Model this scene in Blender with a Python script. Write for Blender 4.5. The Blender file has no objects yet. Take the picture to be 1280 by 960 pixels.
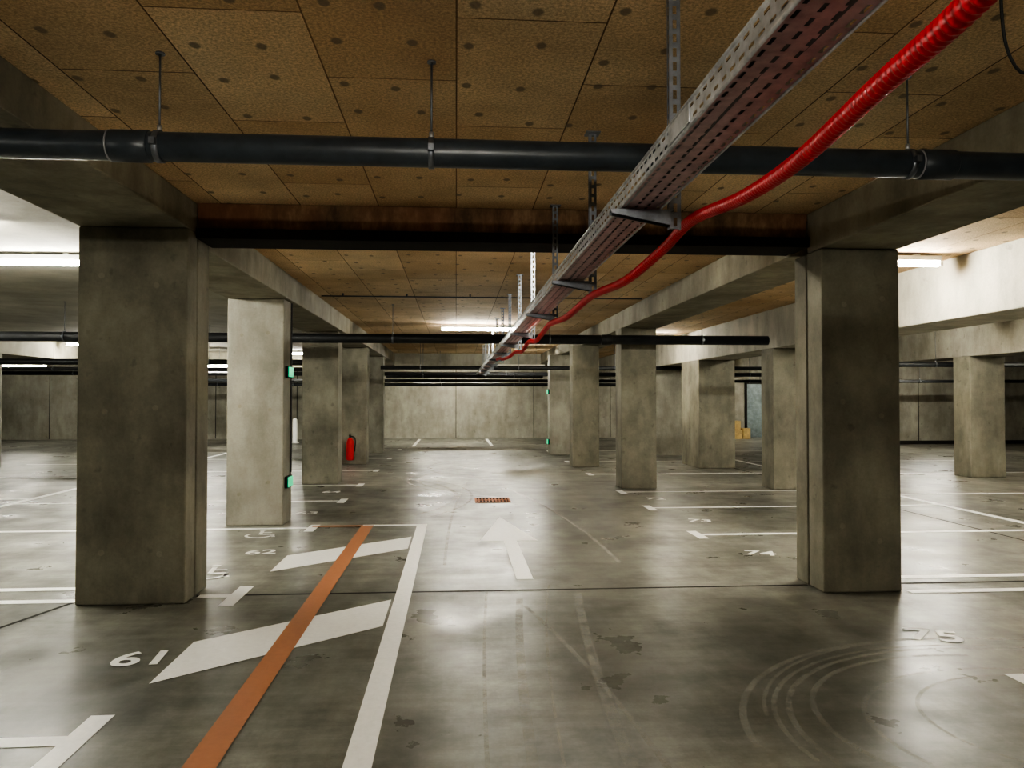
import bpy, bmesh, math, random
from mathutils import Vector, Matrix
random.seed(7)
S=bpy.context.scene
col=S.collection
S.view_settings.view_transform='AgX'
try: S.view_settings.look='AgX - High Contrast'
except Exception: pass
S.view_settings.exposure=2.4

# ---------------------------------------------------------------- materials
def newmat(name):
    m=bpy.data.materials.new(name); m.use_nodes=True
    nt=m.node_tree; b=nt.nodes['Principled BSDF']
    return m,nt,b
def N(nt,t,**k):
    n=nt.nodes.new(t)
    for a,v in k.items(): setattr(n,a,v)
    return n
def pos(nt,scale=(1,1,1)):
    g=N(nt,'ShaderNodeNewGeometry'); mp=N(nt,'ShaderNodeMapping')
    mp.inputs['Scale'].default_value=scale
    nt.links.new(g.outputs['Position'],mp.inputs['Vector']); return mp.outputs['Vector']
def noise(nt,vec,scale,detail=4,rough=.6):
    n=N(nt,'ShaderNodeTexNoise'); n.inputs['Scale'].default_value=scale
    n.inputs['Detail'].default_value=detail; n.inputs['Roughness'].default_value=rough
    nt.links.new(vec,n.inputs['Vector']); return n.outputs['Fac']
def ramp(nt,fac,stops):
    r=N(nt,'ShaderNodeValToRGB'); e=r.color_ramp.elements
    while len(e)<len(stops): e.new(.5)
    for i,(p,c) in enumerate(stops):
        e[i].position=p; e[i].color=(c[0],c[1],c[2],1) if isinstance(c,(tuple,list)) else (c,c,c,1)
    nt.links.new(fac,r.inputs['Fac']); return r.outputs['Color']
def mix(nt,fac,a,b,mode='MIX'):
    m=N(nt,'ShaderNodeMix',data_type='RGBA',blend_type=mode)
    for s,v in ((m.inputs['Factor'],fac),(m.inputs['A'],a),(m.inputs['B'],b)):
        if isinstance(v,(int,float)): s.default_value=v
        elif isinstance(v,tuple): s.default_value=(v[0],v[1],v[2],1)
        else: nt.links.new(v,s)
    return m.outputs['Result']
def bump(nt,b,h,strength=.3,dist=.01):
    n=N(nt,'ShaderNodeBump'); n.inputs['Strength'].default_value=strength
    n.inputs['Distance'].default_value=dist
    nt.links.new(h,n.inputs['Height']); nt.links.new(n.outputs['Normal'],b.inputs['Normal'])

def concrete(name,dark,light,rough=.8,streak=True,big=1.2):
    m,nt,b=newmat(name)
    v=pos(nt); a=noise(nt,v,big,8,.65)
    c=ramp(nt,a,[(.35,dark),(.65,light)])
    if streak:
        s=noise(nt,pos(nt,(2.5,2.5,.9)),1.5,6,.62)
        c=mix(nt,.5,c,ramp(nt,s,[(.35,.55),(.6,1.1)]),'MULTIPLY')
    f=noise(nt,v,45,4,.7)
    c=mix(nt,.4,c,ramp(nt,f,[(.25,.72),(.6,1.05)]),'MULTIPLY')
    p=noise(nt,v,9,3,.5)
    c=mix(nt,.5,c,ramp(nt,p,[(.26,.5),(.34,1.0)]),'MULTIPLY')
    nt.links.new(c,b.inputs['Base Color']); b.inputs['Roughness'].default_value=rough
    bump(nt,b,f,.2,.005)
    return m
M_col=concrete('concrete_column_mat',(.165,.155,.12),(.31,.295,.232))
M_colL=concrete('concrete_light_mat',(.25,.24,.198),(.39,.375,.315))
M_beam=concrete('concrete_beam_mat',(.21,.197,.152),(.37,.345,.27))
M_wall=concrete('concrete_wall_mat',(.27,.258,.21),(.40,.385,.325))
M_wallL=concrete('concrete_pale_beam_mat',(.40,.385,.32),(.52,.50,.43))
M_ceilc=concrete('concrete_soffit_mat',(.30,.285,.23),(.45,.43,.36),streak=False)

def floor_mat():
    m,nt,b=newmat('floor_mat')
    v=pos(nt)
    a=noise(nt,pos(nt,(1,.6,1)),.6,8,.63)
    c=ramp(nt,a,[(.33,(.11,.112,.095)),(.5,(.215,.215,.186)),(.67,(.36,.355,.31))])
    a2=noise(nt,v,2.4,9,.72)
    c=mix(nt,.85,c,ramp(nt,a2,[(.34,.55),(.62,1.15)]),'MULTIPLY')
    s=noise(nt,pos(nt,(6,.5,1)),1.0,6,.65)
    c=mix(nt,.4,c,ramp(nt,s,[(.35,.7),(.65,1.15)]),'MULTIPLY')
    sx=noise(nt,pos(nt,(.4,5,1)),1.3,7,.7)
    c=mix(nt,.5,c,ramp(nt,sx,[(.35,.6),(.62,1.15)]),'MULTIPLY')
    f=noise(nt,v,60,3,.7)
    c=mix(nt,.3,c,ramp(nt,f,[(.3,.7),(.7,1.1)]),'MULTIPLY')
    nt.links.new(c,b.inputs['Base Color'])
    r=ramp(nt,noise(nt,v,1.6,7,.62),[(.33,.25),(.67,.48)])
    nt.links.new(r,b.inputs['Roughness'])
    b.inputs['Specular IOR Level'].default_value=.36
    bump(nt,b,noise(nt,v,4,4,.55),.05,.01)
    return m
M_floor=floor_mat()

def panel_mat():
    m,nt,b=newmat('wood_fibre_panel_mat')
    g=N(nt,'ShaderNodeNewGeometry'); sp=N(nt,'ShaderNodeSeparateXYZ'); nt.links.new(g.outputs['Position'],sp.inputs[0])
    cb=N(nt,'ShaderNodeCombineXYZ'); nt.links.new(sp.outputs['Y'],cb.inputs[0]); nt.links.new(sp.outputs['X'],cb.inputs[1])
    br=N(nt,'ShaderNodeTexBrick'); nt.links.new(cb.outputs[0],br.inputs['Vector'])
    br.inputs['Scale'].default_value=1; br.inputs['Brick Width'].default_value=1.2; br.inputs['Row Height'].default_value=.6
    br.inputs['Mortar Size'].default_value=.004; br.inputs['Mortar Smooth'].default_value=.2
    br.inputs['Color1'].default_value=(.80,.62,.40,1); br.inputs['Color2'].default_value=(.60,.43,.255,1)
    br.inputs['Mortar'].default_value=(.11,.07,.04,1)
    c=br.outputs['Color']
    v=pos(nt)
    c=mix(nt,.7,c,ramp(nt,noise(nt,v,.9,6,.65),[(.33,.6),(.62,1.15)]),'MULTIPLY')
    c=mix(nt,ramp(nt,noise(nt,v,.5,3,.5),[(.45,0.0),(.7,.5)]),c,(.46,.26,.11))
    f=noise(nt,pos(nt,(1,1,1)),70,4,.8)
    c=mix(nt,.85,c,ramp(nt,f,[(.38,.55),(.62,1.2)]),'MULTIPLY')
    mp=N(nt,'ShaderNodeMapping'); mp.inputs['Scale'].default_value=(1/.3,1/.4,0)
    nt.links.new(g.outputs['Position'],mp.inputs['Vector'])
    vo=N(nt,'ShaderNodeTexVoronoi'); vo.voronoi_dimensions='2D'; vo.inputs['Scale'].default_value=1; vo.inputs['Randomness'].default_value=.4
    nt.links.new(mp.outputs[0],vo.inputs['Vector'])
    d=ramp(nt,vo.outputs['Distance'],[(.06,.8),(.09,0.0)])
    c=mix(nt,d,c,(.17,.14,.10))
    nt.links.new(c,b.inputs['Base Color']); b.inputs['Roughness'].default_value=.85
    bump(nt,b,f,.4,.005)
    return m
M_panel=panel_mat()

def simple(name,c,rough=.5,metal=0,var=.25,sc=8):
    m,nt,b=newmat(name)
    v=pos(nt); n=noise(nt,v,sc,5,.6)
    lo=tuple(x*(1-var) for x in c); hi=tuple(min(1,x*(1+var)) for x in c)
    nt.links.new(ramp(nt,n,[(.3,lo),(.7,hi)]),b.inputs['Base Color'])
    b.inputs['Roughness'].default_value=rough; b.inputs['Metallic'].default_value=metal
    return m
M_pipe=simple('grey_pvc_mat',(.04,.05,.06),.38)
M_pipe2=simple('dark_pipe_mat',(.02,.022,.024),.5)
M_galv=simple('galvanised_mat',(.48,.49,.50),.38,.8,.3,20)
M_galvr=simple('galvanised_pink_bounce_mat',(.50,.35,.37),.4,.6,.25,20)  # pink tint: the red hose's reflection put into the base colour
M_post=simple('galvanised_post_mat',(.20,.215,.24),.45,.8,.25,20)
M_red=simple('red_conduit_mat',(.62,.022,.035),.4,0,.1)
M_black=simple('black_rubber_mat',(.012,.012,.011),.8)
M_joint=simple('joint_filler_mat',(.02,.018,.015),.9)
M_white=simple('white_plastic_mat',(.75,.75,.72),.4,0,.05)
M_cable=simple('cable_mat',(.08,.08,.085),.5)
M_cableg=simple('grey_cable_mat',(.3,.3,.32),.5)
M_rust=simple('rusty_grate_mat',(.50,.19,.09),.7,.2,.4,30)
M_ext=simple('extinguisher_red_mat',(.65,.02,.015),.3,0,.05)
M_card=simple('cardboard_mat',(.52,.38,.17),.8)
M_door=simple('door_mat',(.22,.27,.28),.5)
def paint(name,c,wear=.24):
    m,nt,b=newmat(name); v=pos(nt)
    n=noise(nt,v,7,8,.75)
    cc=mix(nt,ramp(nt,n,[(wear-.03,1.0),(wear+.04,0.0)]),c,(.25,.25,.21))
    cc=mix(nt,.3,cc,ramp(nt,noise(nt,v,25,4,.7),[(.3,.75),(.6,1.05)]),'MULTIPLY')
    nt.links.new(cc,b.inputs['Base Color']); b.inputs['Roughness'].default_value=.45
    return m
M_pw=paint('white_paint_mat',(.95,.95,.92))
M_po=paint('orange_paint_mat',(.46,.19,.09))
def timber():
    m,nt,b=newmat('stained_timber_mat')
    n=noise(nt,pos(nt,(3.5,1,1.5)),1.6,8,.72)
    c=ramp(nt,n,[(.35,(.09,.055,.03)),(.52,(.20,.12,.065)),(.68,(.36,.24,.14))])
    n2=noise(nt,pos(nt,(.8,1,.2)),1,3,.5)
    c=mix(nt,ramp(nt,n2,[(.48,0.0),(.62,.5)]),c,(.20,.07,.035))
    nt.links.new(c,b.inputs['Base Color']); b.inputs['Roughness'].default_value=.75
    return m
M_timber=timber()
def emis(name,c,s):
    m,nt,b=newmat(name); b.inputs['Base Color'].default_value=(*c,1)
    b.inputs['Emission Color'].default_value=(*c,1); b.inputs['Emission Strength'].default_value=s
    return m
M_em=emis('tube_diffuser_mat',(1,.97,.86),48)
M_green=emis('exit_green_mat',(.05,.8,.4),.1)
def tyre(name,c,amt):
    m,nt,b=newmat(name)
    b.inputs['Base Color'].default_value=(*c,1); b.inputs['Roughness'].default_value=.6
    n=noise(nt,pos(nt,(1,1,1)),6,8,.8)
    a=ramp(nt,n,[(.4,0.0),(.7,amt)])
    nt.links.new(a,b.inputs['Alpha'])
    return m
M_tl=tyre('tyre_scuff_light_mat',(.6,.6,.55),.5)

# ---------------------------------------------------------------- mesh helpers
class B:
    def __init__(s): s.v=[]; s.f=[]; s.m=[]; s.mats=[]; s.sm=[]
    def mi(s,mat):
        if mat not in s.mats: s.mats.append(mat)
        return s.mats.index(mat)
    def face(s,pts,mat,smooth=False):
        i=len(s.v); s.v+= [tuple(p) for p in pts]; s.f.append(tuple(range(i,i+len(pts)))); s.m.append(s.mi(mat)); s.sm.append(smooth)
    def box(s,x0,x1,y0,y1,z0,z1,mat):
        i=len(s.v); s.v+=[(x0,y0,z0),(x1,y0,z0),(x1,y1,z0),(x0,y1,z0),(x0,y0,z1),(x1,y0,z1),(x1,y1,z1),(x0,y1,z1)]
        k=s.mi(mat)
        for q in ((0,3,2,1),(4,5,6,7),(0,1,5,4),(1,2,6,5),(2,3,7,6),(3,0,4,7)):
            s.f.append(tuple(i+a for a in q)); s.m.append(k); s.sm.append(False)
    def tube(s,path,rad,mat,n=16,cap=True):
        P=[Vector(p) for p in path]; k=s.mi(mat); base=len(s.v)
        up=Vector((0,0,1))
        for j,p in enumerate(P):
            t=(P[min(j+1,len(P)-1)]-P[max(j-1,0)]).normalized()
            u=up if abs(t.z)<.95 else Vector((1,0,0))
            a=t.cross(u).normalized(); b=a.cross(t).normalized()
            r=rad[j] if isinstance(rad,(list,tuple)) else rad
            for q in range(n):
                w=2*math.pi*q/n; s.v.append(tuple(p+a*math.cos(w)*r+b*math.sin(w)*r))
        for j in range(len(P)-1):
            for q in range(n):
                q2=(q+1)%n
                s.f.append((base+j*n+q,base+j*n+q2,base+(j+1)*n+q2,base+(j+1)*n+q)); s.m.append(k); s.sm.append(True)
        if cap:
            s.f.append(tuple(base+q for q in range(n))[::-1]); s.m.append(k); s.sm.append(False)
            s.f.append(tuple(base+(len(P)-1)*n+q for q in range(n))); s.m.append(k); s.sm.append(False)
    def slots(s,o,du,dv,L,W,rows,pitch,sl,sw,mat,stagger=False):
        o=Vector(o); du=Vector(du); dv=Vector(dv); n=int(L/pitch); rw=W/rows
        def q(a0,a1,b0,b1):
            s.face([o+du*a0+dv*b0,o+du*a1+dv*b0,o+du*a1+dv*b1,o+du*a0+dv*b1],mat)
        for r in range(rows):
            b0=r*rw; b1=b0+rw; m0=(b0+b1)/2-sw/2; m1=m0+sw
            off=(pitch/2 if (stagger and r%2) else 0)
            q(0,n*pitch+off,b0,m0); q(0,n*pitch+off,m1,b1)
            if off: q(0,off,m0,m1)
            for i in range(n):
                a=i*pitch+off; h=(pitch-sl)/2
                q(a,a+h,m0,m1); q(a+pitch-h,a+pitch,m0,m1)
    def make(s,name,bevel=0,loc=None,parent=None):
        me=bpy.data.meshes.new(name); me.from_pydata(s.v,[],s.f)
        for m in s.mats: me.materials.append(m)
        me.polygons.foreach_set('material_index',s.m); me.polygons.foreach_set('use_smooth',s.sm); me.update()
        o=bpy.data.objects.new(name,me); col.objects.link(o)
        if bevel:
            bv=o.modifiers.new('bevel','BEVEL'); bv.width=bevel; bv.segments=2; bv.limit_method='ANGLE'
        if parent: o.parent=parent
        return o
def empty(name,loc=(0,0,0)):
    e=bpy.data.objects.new(name,None); col.objects.link(e); return e

# ---------------------------------------------------------------- shell
CZ=3.0
XL,XR,YB,YF=-20,22,-9,29.6
b=B(); b.box(XL-.2,XR+.2,YB-.2,YF+.2,-.2,0,M_floor); b.make('floor')
b=B(); b.box(-2.4,XR,YB,YF,CZ,CZ+.2,M_panel); b.box(XL,-2.4,YB,YF,CZ,CZ+.2,M_ceilc); b.make('ceiling')
def wall(name,x0,x1,y0,y1):
    b=B(); b.box(x0,x1,y0,y1,0,CZ,M_wall)
    return b.make(name)
wall('wall_back',XL,XR,YF,YF+.2); wall('wall_front',XL,XR,YB-.2,YB)
wall('wall_left',XL-.2,XL,YB,YF); wall('wall_right',XR,XR+.2,YB,YF)
wall('wall_back_right',13.9,XR,24.6,24.8)
b=B()
for x in range(-18,22,3): b.box(x-.012,x+.012,YF-.006,YF-.001,0.02,2.98,M_joint)
for x in (15.4,16.9,18.4,19.9): b.box(x-.012,x+.012,24.594,24.599,0.02,2.98,M_joint)
b.box(13.92,XR-.01,24.585,24.599,0.001,.12,M_joint)
b.make('trim_1')

# ---------------------------------------------------------------- columns
def tie_marks(b,x0,x1,y,z1,mat,n=3):
    for k in range(n):
        for fx in (.25,.75):
            x=x0+(x1-x0)*(fx+random.uniform(-.04,.04)); z=.45+k*(z1-.8)/max(1,n-1)+random.uniform(-.1,.1)
            b.tube([(x,y+.004,z),(x,y-.0015,z)],.022,mat,12)
def column(x0,x1,y0,y1,z1,mat,joint=None,marks=True):
    b=B()
    if joint:
        b.box(x0,x1,y0,joint-.012,0,z1,mat)
        b.box(x0+.02,x1-.02,joint-.02,joint+.02,0,z1-.001,M_joint)
        b.box(x0,x1,joint+.012,y1,0,z1,mat)
    else: b.box(x0,x1,y0,y1,0,z1,mat)
    o=b.make('concrete_column',bevel=.012)
    if marks:
        t=B(); tie_marks(t,x0,x1,y0,z1,M_beam); t.make('tie_holes',parent=o)
    return o
J=6.04
column(-2.76,-1.98,5.82,6.32,2.77,M_col,J)
column(2.84,3.47,5.78,6.26,2.68,M_col,J)
for x0,x1,y0,y1,m in [(-2.71,-2.05,9.33,9.8,M_colL),(-2.71,-2.08,13.8,14.25,M_col),(-2.64,-2.06,18,18.45,M_col),(-2.5,-2.03,21.7,22.1,M_colL),
                      (2.76,3.36,12.7,13.15,M_col),(2.57,3.17,16.85,17.3,M_col),(2.52,3.06,20.55,21,M_colL)]:
    column(x0,x1,y0,y1,2.70,m,marks=y0<12)
for x0,x1,y0,y1,m,j in [(5.25,5.95,12.4,12.9,M_col,None),(5.25,6.05,16.3,17.6,M_col,16.95),(5.3,6.05,20.1,20.9,M_colL,None),(5.3,6.0,24.5,25,M_col,None),
                      (9.8,10.5,14.0,14.5,M_col,None),(9.8,10.5,18.6,19.1,M_col,None),(9.8,10.5,23.4,23.9,M_col,None),(9.8,10.5,9.2,9.7,M_col,None)]:
    column(x0,x1,y0,y1,2.35 if x0<9 else 2.32,m,j,False)
for y in (3.5,10.2,17.2,23.8): column(-10.6,-9.95,y,y+.45,2.5,M_colL,marks=False)
def beam(x0,x1,y0,y1,z0,mat=M_beam):
    b=B(); b.box(x0,x1,y0,y1,z0,CZ,mat); return b.make('ceiling_beam',bevel=.01)
beam(-2.76,-1.98,YB,J-.02,2.77); beam(2.84,3.47,YB,J-.02,2.68)
beam(-2.72,-2.0,J+.28,YF,2.70); beam(2.80,3.42,J+.22,YF,2.70)
beam(5.25,6.0,YB,YF,2.35,M_wallL); beam(9.8,10.5,YB,YF,2.32,M_colL); beam(-10.6,-9.95,YB,YF,2.5)
beam(-9.95,-2.72,25.2,25.7,2.45); beam(-2.0,2.8,25.2,25.7,2.5,M_colL)
b=B()
b.box(-1.97,2.83,6.0,6.3,2.80,CZ,M_timber)
b.box(-1.97,2.83,5.96,6.34,2.72,2.80,M_joint)
b.make('joint_lintel',bevel=.006)

# ---------------------------------------------------------------- large pipes
def lat_pipe(y,z,r,x0,x1,mat=M_pipe,clamps=(),sockets=(),n=24):
    root=empty('drain_pipe')
    b=B(); b.tube([(x0,y,z),(x1,y,z)],r,mat,n)
    for sx in sockets:
        b.tube([(sx-.06,y,z),(sx-.055,y,z),(sx+.1,y,z),(sx+.105,y,z)],[r,r+.006,r+.006,r],mat,n)
        b.tube([(sx-.066,y,z),(sx-.06,y,z)],r+.004,M_cableg,n)
    b.make('pipe_body',parent=root)
    b=B()
    for cx in clamps:
        b.tube([(cx-.013,y,z),(cx+.013,y,z)],r+.006,M_post,n)
        b.box(cx-.012,cx+.012,y-r-.03,y-r,z-.014,z+.014,M_post)
        b.box(cx-.012,cx+.012,y+r,y+r+.03,z-.014,z+.014,M_post)
        b.tube([(cx,y,z+r),(cx,y,z+r+.03)],.011,M_galv,8)
        b.tube([(cx,y,z+r+.02),(cx,y,CZ)],.0045,M_post,8)
        b.tube([(cx,y,CZ-.008),(cx,y,CZ)],.02,M_post,10)
    if clamps: b.make('pipe_hangers',parent=root)
    return root
lat_pipe(3.4,2.59,.063,-9,9,clamps=(-3.6,-1.28,-.11,2.09,4.6),sockets=(-1.42,2.2),n=32)
lat_pipe(12.25,2.46,.075,-9.5,5.1,M_pipe2,clamps=(-6,-3.4,-1,1.5,4),sockets=(-3,2.4))
for y,z,r,x0,x1 in [(16,2.25,.06,-16,-3),(18.9,2.22,.05,-18,-2.9),(19.6,2.3,.05,-1.9,9.5),(23,2.25,.06,-17,9.6),(24.3,2.08,.05,-9,13.5),(14.9,2.2,.05,6.2,16),(26.5,2.0,.06,-9,9),(21.2,2.12,.04,-1.9,2.4),(22.6,2.05,.05,10.7,18)]:
    lat_pipe(y,z,r,x0,x1,M_pipe2,clamps=[x0+1+i*2.5 for i in range(int((x1-x0-1)/2.5)+1)],n=14)
for y,z,x0,x1 in [(11.0,2.96,-1.9,2.7)]:
    b=B(); b.tube([(x0,y,z),(x1,y,z)],.009,M_cable,8)
    x=x0+.3
    while x<x1: b.box(x-.012,x+.012,y-.014,y+.014,z,CZ,M_cable); x+=.9
    b.make('ceiling_conduit')

# ---------------------------------------------------------------- cable tray
root=empty('cable_tray')
X0,X1,ZB=.565,.715,2.165
Y0,Y1=-1.0,22
b=B()
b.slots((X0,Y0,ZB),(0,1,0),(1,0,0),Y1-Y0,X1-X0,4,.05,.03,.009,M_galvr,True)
b.slots((X0,Y0,ZB),(0,1,0),(0,0,1),Y1-Y0,.06,2,.05,.028,.008,M_galv,True)
b.slots((X1,Y0,ZB),(0,1,0),(0,0,1),Y1-Y0,.06,2,.05,.028,.008,M_galv,True)
b.tube([(X0,Y0,ZB+.06),(X0,Y1,ZB+.06)],.005,M_galv,8); b.tube([(X1,Y0,ZB+.06),(X1,Y1,ZB+.06)],.005,M_galv,8)
b.tube([(X0+.003,Y0,ZB),(X0+.003,Y1,ZB)],.004,M_galv,8); b.tube([(X1-.003,Y0,ZB),(X1-.003,Y1,ZB)],.004,M_galv,8)
for y in (1.9,4.9,7.9,10.9,13.9,16.9): b.box(X0-.004,X0-.001,y-.09,y+.09,ZB+.006,ZB+.054,M_galv)
b.make('tray_body',parent=root)
b=B()
for i in range(6):
    ox=X0+.02+i*.021; ph=random.random()*6
    pts=[(ox+.006*math.sin(ph+t*1.3),Y0+(Y1-Y0)*t/60,ZB+.014+.006*math.sin(ph*2+t)+(.012 if i%2 else 0)) for t in range(61)]
    b.tube(pts,.008 if i%2 else .010,M_cable if i%3 else M_cableg,8)
b.make('tray_cables',parent=root)
b=B()
py=[1.0,2.63,4.25,6.0-.12,7.6,9.2,10.9,12.6,14.3,16,17.8,19.75,21.4]
for y in py:
    x=.745; w=.041; zt=CZ; zb=ZB-.07
    b.slots((x,y,zb),(0,0,1),(1,0,0),zt-zb,w,1,.05,.03,.013,M_post)
    for xx in (x,x+w):
        b.slots((xx,y,zb),(0,0,1),(0,1,0),zt-zb,.022,1,.05,.03,.008,M_post)
        b.box(xx-.0015,xx+.0015,y+.018,y+.022,zb,zt,M_post)
    b.box(x-.02,x+w+.02,y-.03,y+.05,CZ-.006,CZ,M_post)
    b.box(X0-.03,x+.01,y-.02,y+.02,ZB-.012,ZB-.006,M_post)
    for yy in (y-.02,y+.017):
        b.face([(X0-.03,yy,ZB-.012),(x,yy,ZB-.012),(x,yy,ZB-.06),(X0+.02,yy,ZB-.03),(X0-.03,yy,ZB-.02)],M_post)
        b.face([(X0-.03,yy+.003,ZB-.012),(x,yy+.003,ZB-.012),(x,yy+.003,ZB-.06),(X0+.02,yy+.003,ZB-.03),(X0-.03,yy+.003,ZB-.02)],M_post)
    b.tube([(X0+.05,y,ZB-.025),(X0+.05,y,ZB+.01)],.006,M_galv,8)
b.make('tray_hangers',parent=root)

def catmull(P,step):
    P=[Vector(p) for p in P]; P=[P[0]*2-P[1]]+P+[P[-1]*2-P[-2]]; out=[]
    for i in range(1,len(P)-2):
        a,b_,c,d=P[i-1:i+3]; n=max(2,int((c-b_).length/step))
        for k in range(n):
            t=k/n; out.append(.5*((2*b_)+(c-a)*t+(2*a-5*b_+4*c-d)*t*t+(3*b_-a-3*c+d)*t**3))
    out.append(P[-2]); return out
pts=[(.60,.2,2.10),(.64,.6,2.05),(.675,.95,2.02),(.716,1.25,2.03),(.78,1.7,2.045),(.808,2.1,2.07),(.814,2.6,2.12),(.825,3.0,2.10),(.777,3.45,2.045),(.75,3.95,2.06),
     (.745,4.3,2.07),(.71,4.9,2.03),(.70,5.5,2.055),(.715,5.95,2.07),(.725,6.9,2.03),(.72,7.6,2.07),(.73,8.5,2.03),(.72,9.3,2.07),(.70,10.2,2.06),(.66,10.9,2.07),(.64,11.3,2.10),(.64,12,2.12)]
pp=catmull(pts,.006); prof=[.0208,.0208,.0165]; rr=[prof[i%3] for i in range(len(pp))]
b=B(); b.tube(pp,rr,M_red,14); b.make('corrugated_conduit_hose')
b=B(); b.tube(catmull([(1.43,1.9,2.995),(1.425,1.9,2.75),(1.43,1.9,2.5),(1.46,1.91,2.4),(1.52,1.93,2.37),(1.6,1.96,2.45),(1.63,1.98,2.7),(1.64,2.0,2.995)],.02),.004,M_black,8); b.make('hanging_cable')

# ---------------------------------------------------------------- lights
def batten(x,y,z=2.93,L=1.5,mat=None,s=1):
    r=empty('fluorescent_light')
    b=B(); b.box(x-L/2,x+L/2,y-.05,y+.05,z,z+.05,M_white)
    b.box(x-L/2-.01,x-L/2+.02,y-.05,y+.05,z-.055,z,M_white); b.box(x+L/2-.02,x+L/2+.01,y-.05,y+.05,z-.055,z,M_white)
    if z<2.9:
        for dx in (-.5,.5): b.tube([(x+dx,y,z+.05),(x+dx,y,CZ-.002)],.005,M_post,8)
    else:
        for dx in (-.5,.5): b.box(x+dx-.03,x+dx+.03,y-.03,y+.03,z+.05,CZ-.002,M_white)
    b.make('fixture_body',parent=r,bevel=.004)
    b=B(); b.tube([(x-L/2+.02,y,z-.03),(x+L/2-.02,y,z-.03)],.026,mat or M_em,8); b.make('tube',parent=r)
    return r
M_em2=emis('tube_fill_mat',(1,.95,.84),56)
M_em3=emis('tube_dim_mat',(1,.97,.86),28)  # same tube colour, weaker emission
M_em4=emis('tube_low_mat',(1,.97,.86),26)  # weaker emission for the batten behind the lintel
for a in [(-4.5,8.2),(4.25,7.6),(.45,15.4),(-9,20,2.9),(-7.4,23,2.5),(13.5,21,2.5),
          (-4.6,6.6),(8,7.5),(8,13),(-8.3,11),(13,13)]:
    batten(*a)
for a in [(1.8,22,2.45),(-4.9,24),(4.2,17.2),(7.8,26.4,2.6),(-.7,27,2.35),(.9,27,2.35),(-14,26,2.6),(12,27,2.6),(-14,14)]:
    batten(*a,mat=M_em3)
batten(.1,-1.0,2.3,mat=M_em2); batten(-6,0.5,2.5,mat=M_em3); batten(6.9,.5,2.6,mat=M_em3)  # unseen battens added as fill behind and beside the camera, hung low
batten(.9,6.65,2.93,mat=M_em4)

# ---------------------------------------------------------------- floor markings
Zp=.003
def poly(name,polys,mat,z=Zp):
    b=B()
    for p in polys: b.face([(x,y,z) for x,y in p],mat)
    return b.make(name)
def rect(x0,x1,y0,y1): return [(x0,y0),(x1,y0),(x1,y1),(x0,y1)]
poly('painted_aisle_line',[rect(-.46,-.34,-1,9.29),rect(-1.1,-.46,9.19,9.29)],M_pw)
poly('painted_orange_line',[rect(-1.11,-.97,-1,9.24),rect(-1.68,-1.11,9.16,9.25)],M_po,.0045)
for k in range(3):
    o=-2.63*k
    poly('painted_hatch_stripe',[[(-1.61,6.83+o),(-.48,7.78+o),(-.48,8.45+o),(-1.61,7.53+o)]],M_pw)
poly('painted_arrow',[rect(.505,.645,6.4,8.16),[(.25,8.13),(.87,8.13),(.555,9.8)]],M_pw)
def tee(xs,y,xe,h=.27):
    s=1 if xs<0 else -1
    bar=rect(min(xs,xs+s*.11),max(xs,xs+s*.11),y-h,y+h)
    st=rect(min(xs,xe),max(xs,xe),y-.05,y+.05)
    poly('painted_bay_line',[bar,st],M_pw)
for y in (1.0,3.53): tee(-1.72,y,-6.3)
tee(-1.72,6.02,-1.95,.3)
poly('painted_bay_line',[rect(-6.3,-2.8,6.28,6.38)],M_pw); poly('painted_bay_line',[rect(-6.3,-2.8,5.9,6.0)],M_pw)
for y in (9.1,11.5,13.6,16.3,19.6,23): tee(-1.72,y,-6.3,.24)
tee(3.09,1.2,7.4); tee(3.09,3.76,7.4,.25)
poly('painted_bay_line',[rect(3.52,7.4,6.2,6.3)],M_pw); poly('painted_bay_line',[rect(3.52,7.4,5.72,5.82)],M_pw)
for y in (8.35,10.45,12.25,15.2,18.3,22): tee(2.72,y,6.85,.24)
poly('painted_bay_line',[rect(6.8,6.92,6.3,22)],M_pw)
poly('painted_bay_line',[rect(-6.4,-6.28,6.4,24)],M_pw)
for y in (9.2,12.0,15.3,18.3,22): 
    poly('painted_bay_line',[rect(-9.8,-6.4,y,y+.1)],M_pw); poly('painted_bay_line',[rect(6.95,13,y-.4,y-.3)],M_pw)
for y in (24.5,26.8):
    poly('painted_bay_line',[rect(-1.4,-1.3,y,y+2.2),rect(1.1,1.2,y,y+2.2)],M_pw)
def number(t,x,y,rot=0,size=.34):
    c=bpy.data.curves.new('painted_number','FONT'); c.body=t; c.size=size; c.extrude=.0005; c.align_x='CENTER'; c.align_y='CENTER'; c.offset=.006
    c.materials.append(M_pw); o=bpy.data.objects.new('painted_number',c); o.location=(x,y,.004); o.rotation_euler=(0,0,rot); col.objects.link(o)
number('61',-1.80,4.60,.1,.34); number('75',3.02,4.68,-.35,.34); number('62',-1.9,7.7,.1,.3); number('63',-1.95,10.3,0,.3); number('74',2.95,7.3,-.3,.3); number('73',3.0,9.3,-.3,.3); number('72',3.0,11.4,-.2,.3); number('64',-2,12.6,0,.3)
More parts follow.
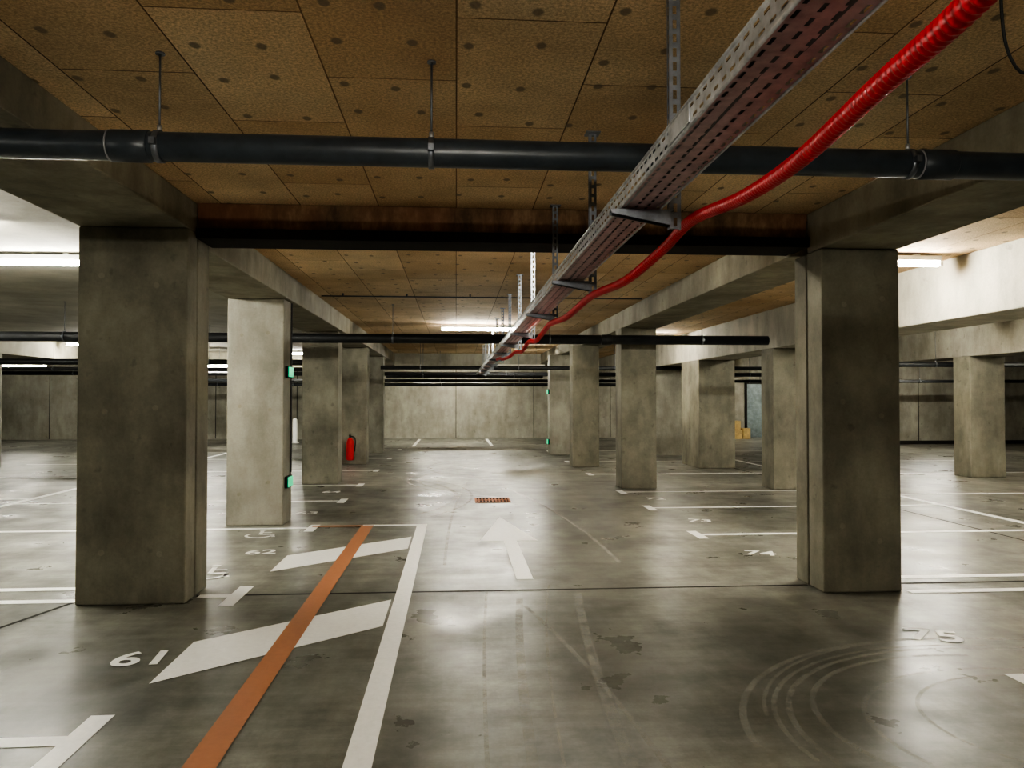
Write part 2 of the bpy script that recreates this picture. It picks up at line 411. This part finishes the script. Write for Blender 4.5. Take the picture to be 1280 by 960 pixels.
def wheelchair(x,y,s=.5):
    b=B()
    def seg(p,q,w):
        p=Vector((*p,0)); q=Vector((*q,0)); t=(q-p).normalized(); n=Vector((-t.y,t.x,0))*w/2
        b.face([(x+v.x*s,y+v.y*s,.0045) for v in (p-n,q-n,q+n,p+n)],M_pw)
    A=[(.42*math.cos(a),.42*math.sin(a)) for a in [math.radians(150+i*15) for i in range(16)]]
    for i in range(len(A)-1): seg(A[i],A[i+1],.1)
    seg((-.1,.8),(-.02,.15),.12); seg((-.02,.15),(.35,.15),.12); seg((.35,.15),(.5,-.3),.12); seg((-.08,.5),(.28,.5),.1)
    b.face([(x+s*(-.12+.12*math.cos(k*math.pi/6)),y+s*(.97+.12*math.sin(k*math.pi/6)),.0045) for k in range(12)],M_pw)
    b.make('painted_wheelchair_symbol')
wheelchair(-2.1,6.75,.36); wheelchair(-2.15,8.65,.34)
poly('floor_joint',[rect(-1.97,2.83,6.02,6.055),rect(3.48,9,6.015,6.05)],M_joint,.002)
poly('floor_joint',[[(-2.78,5.95),(-2.81,5.97),(-3.6,3.1),(-3.56,3.1)],rect(6.0,6.03,6.1,22)],M_joint,.002)

def ribbon(b,pts,w,mat,z):
    P=[Vector((p[0],p[1],0)) for p in pts]
    for i in range(len(P)-1):
        t=(P[i+1]-P[i]).normalized(); n=Vector((-t.y,t.x,0))*w/2
        t2=(P[min(i+2,len(P)-1)]-P[i+1]); t2=t2.normalized() if t2.length>0 else t; n2=Vector((-t2.y,t2.x,0))*w/2
        b.face([(v.x,v.y,z) for v in (P[i]-n,P[i+1]-n2,P[i+1]+n2,P[i]+n)],mat)
b=B()
for cx,cy,r,a0,a1,w in [(2.9,3.3,1.35,70,200,.03),(2.9,3.3,1.42,60,190,.025),(2.8,3.4,1.1,80,230,.03),(2.85,3.3,.95,60,200,.025),(3.0,3.2,1.7,70,180,.035),(2.9,3.4,.7,40,220,.02),(3.0,3.3,1.56,75,170,.02)]:
    ribbon(b,[(cx+r*math.cos(math.radians(a)),cy+r*.85*math.sin(math.radians(a))) for a in range(a0,a1,3)],w,M_tl,.0015+random.random()*.0004)
for x,y0,y1,dx,w in [(.12,2,6.0,.12,.02),(.3,2,5.8,.2,.05),(.42,2,6.2,.3,.015),(.9,2,5.6,-.5,.03),(-.1,7,14,.1,.03),(1.5,7,16,-.3,.04),(.7,2,5.9,.25,.06)]:
    ribbon(b,[(x+dx*((y0+(y1-y0)*t/12)-y0)**2/16,y0+(y1-y0)*t/12) for t in range(13)],w,M_tl,.0012+random.random()*.0004)
for cx,cy,r,a0,a1,w in [(2.5,14.5,3.2,120,240,.05),(2.5,14.5,3.4,120,240,.05),(-4,12,4,-30,50,.06),(-4,12,4.25,-30,50,.04),(3,17,3.6,130,230,.06)]:
    ribbon(b,[(cx+r*math.cos(math.radians(a)),cy+r*math.sin(math.radians(a))) for a in range(a0,a1,4)],w,M_tl,.0017+random.random()*.0004)
b.make('tyre_scuff_marks')

b=B(); gx0,gx1,gy0,gy1=.28,.80,11.15,11.65
b.box(gx0,gx1,gy0,gy0+.03,0,.012,M_rust); b.box(gx0,gx1,gy1-.03,gy1,0,.012,M_rust); b.box(gx0,gx0+.03,gy0,gy1,0,.012,M_rust); b.box(gx1-.03,gx1,gy0,gy1,0,.012,M_rust)
b.box(gx0,gx1,gy0,gy1,0,.003,M_joint)
for i in range(9):
    x=gx0+.06+i*.05; b.box(x-.01,x+.012,gy0,gy1,.002,.011,M_rust)
b.box(gx0,gx1,11.39,11.42,.002,.012,M_rust)
b.make('drain_grate')

def em(x,y,z,side):
    r=empty('emergency_exit_light')
    x+=side*.002
    b=B(); b.box(min(x,x+side*.035),max(x,x+side*.035),y,y+.26,z-.07,z+.07,M_black); b.make('housing',parent=r,bevel=.006)
    b=B(); b.box(min(x+side*.03,x+side*.05),max(x+side*.03,x+side*.05),y+.015,y+.245,z-.06,z+.06,M_green); b.make('diffuser',parent=r,bevel=.006)
em(-2.05,9.4,1.83,1); em(-2.05,9.4,.5,1); em(2.52,20.6,1.7,-1); em(2.52,20.6,.35,-1)
b=B(); b.tube([(-2.037,9.7,.6),(-2.037,9.7,2.69)],.01,M_cable,8); b.make('wall_conduit')

ex,ey=-2.42,17.86
r=empty('fire_extinguisher')
b=B(); b.tube([(ex,ey,.10),(ex,ey,.115),(ex,ey,.14),(ex,ey,.52),(ex,ey,.57),(ex,ey,.60),(ex,ey,.62)],[.06,.08,.085,.085,.07,.04,.025],M_ext,20); b.make('cylinder',parent=r)
b=B(); b.tube([(ex,ey,.62),(ex,ey,.67)],.022,M_black,12); b.box(ex-.015,ex+.015,ey-.11,ey+.02,.67,.685,M_black); b.box(ex-.012,ex+.012,ey-.10,ey+.02,.70,.712,M_black)
b.tube(catmull([(ex+.02,ey,.65),(ex+.1,ey,.62),(ex+.12,ey,.5),(ex+.1,ey,.3)],.03),.011,M_black,8)
b.box(ex-.03,ex+.03,ey+.08,ey+.135,.3,.5,M_black); b.make('valve_and_hose',parent=r)

b=B(); b.box(10.25,10.75,28.2,28.7,0,.35,M_card); b.box(10.3,10.7,28.25,28.65,.355,.68,M_card); b.box(10.8,11.1,28.3,28.7,0,.4,M_card); b.make('cardboard_box_stack',bevel=.01)
b=B(); YD=YF-.002; xo=.55; b.box(10.9+xo,11.9+xo,YD-.05,YD,0,2.1,M_door); b.box(10.82+xo,10.9+xo,YD-.07,YD,0,2.18,M_joint); b.box(11.9+xo,11.98+xo,YD-.07,YD,0,2.18,M_joint); b.box(10.82+xo,11.98+xo,YD-.07,YD,2.1,2.18,M_joint); b.box(11.72+xo,11.8+xo,YD-.1,YD-.05,1.0,1.04,M_galv); b.make('door_1')
b=B(); b.tube([(-5.5,26.8,0),(-5.5,26.8,.02),(-5.5,26.8,.03),(-5.5,26.8,.8),(-5.5,26.8,.84)],[.14,.14,.08,.08,.04],M_white,16); b.make('bollard')

cam=bpy.data.cameras.new('camera'); co=bpy.data.objects.new('camera',cam); col.objects.link(co)
co.location=(0,0,1.5); co.rotation_euler=(math.radians(91.13),0,math.radians(-4.17))
cam.sensor_width=36; cam.lens=27; cam.clip_end=200; cam.clip_start=.02
S.camera=co
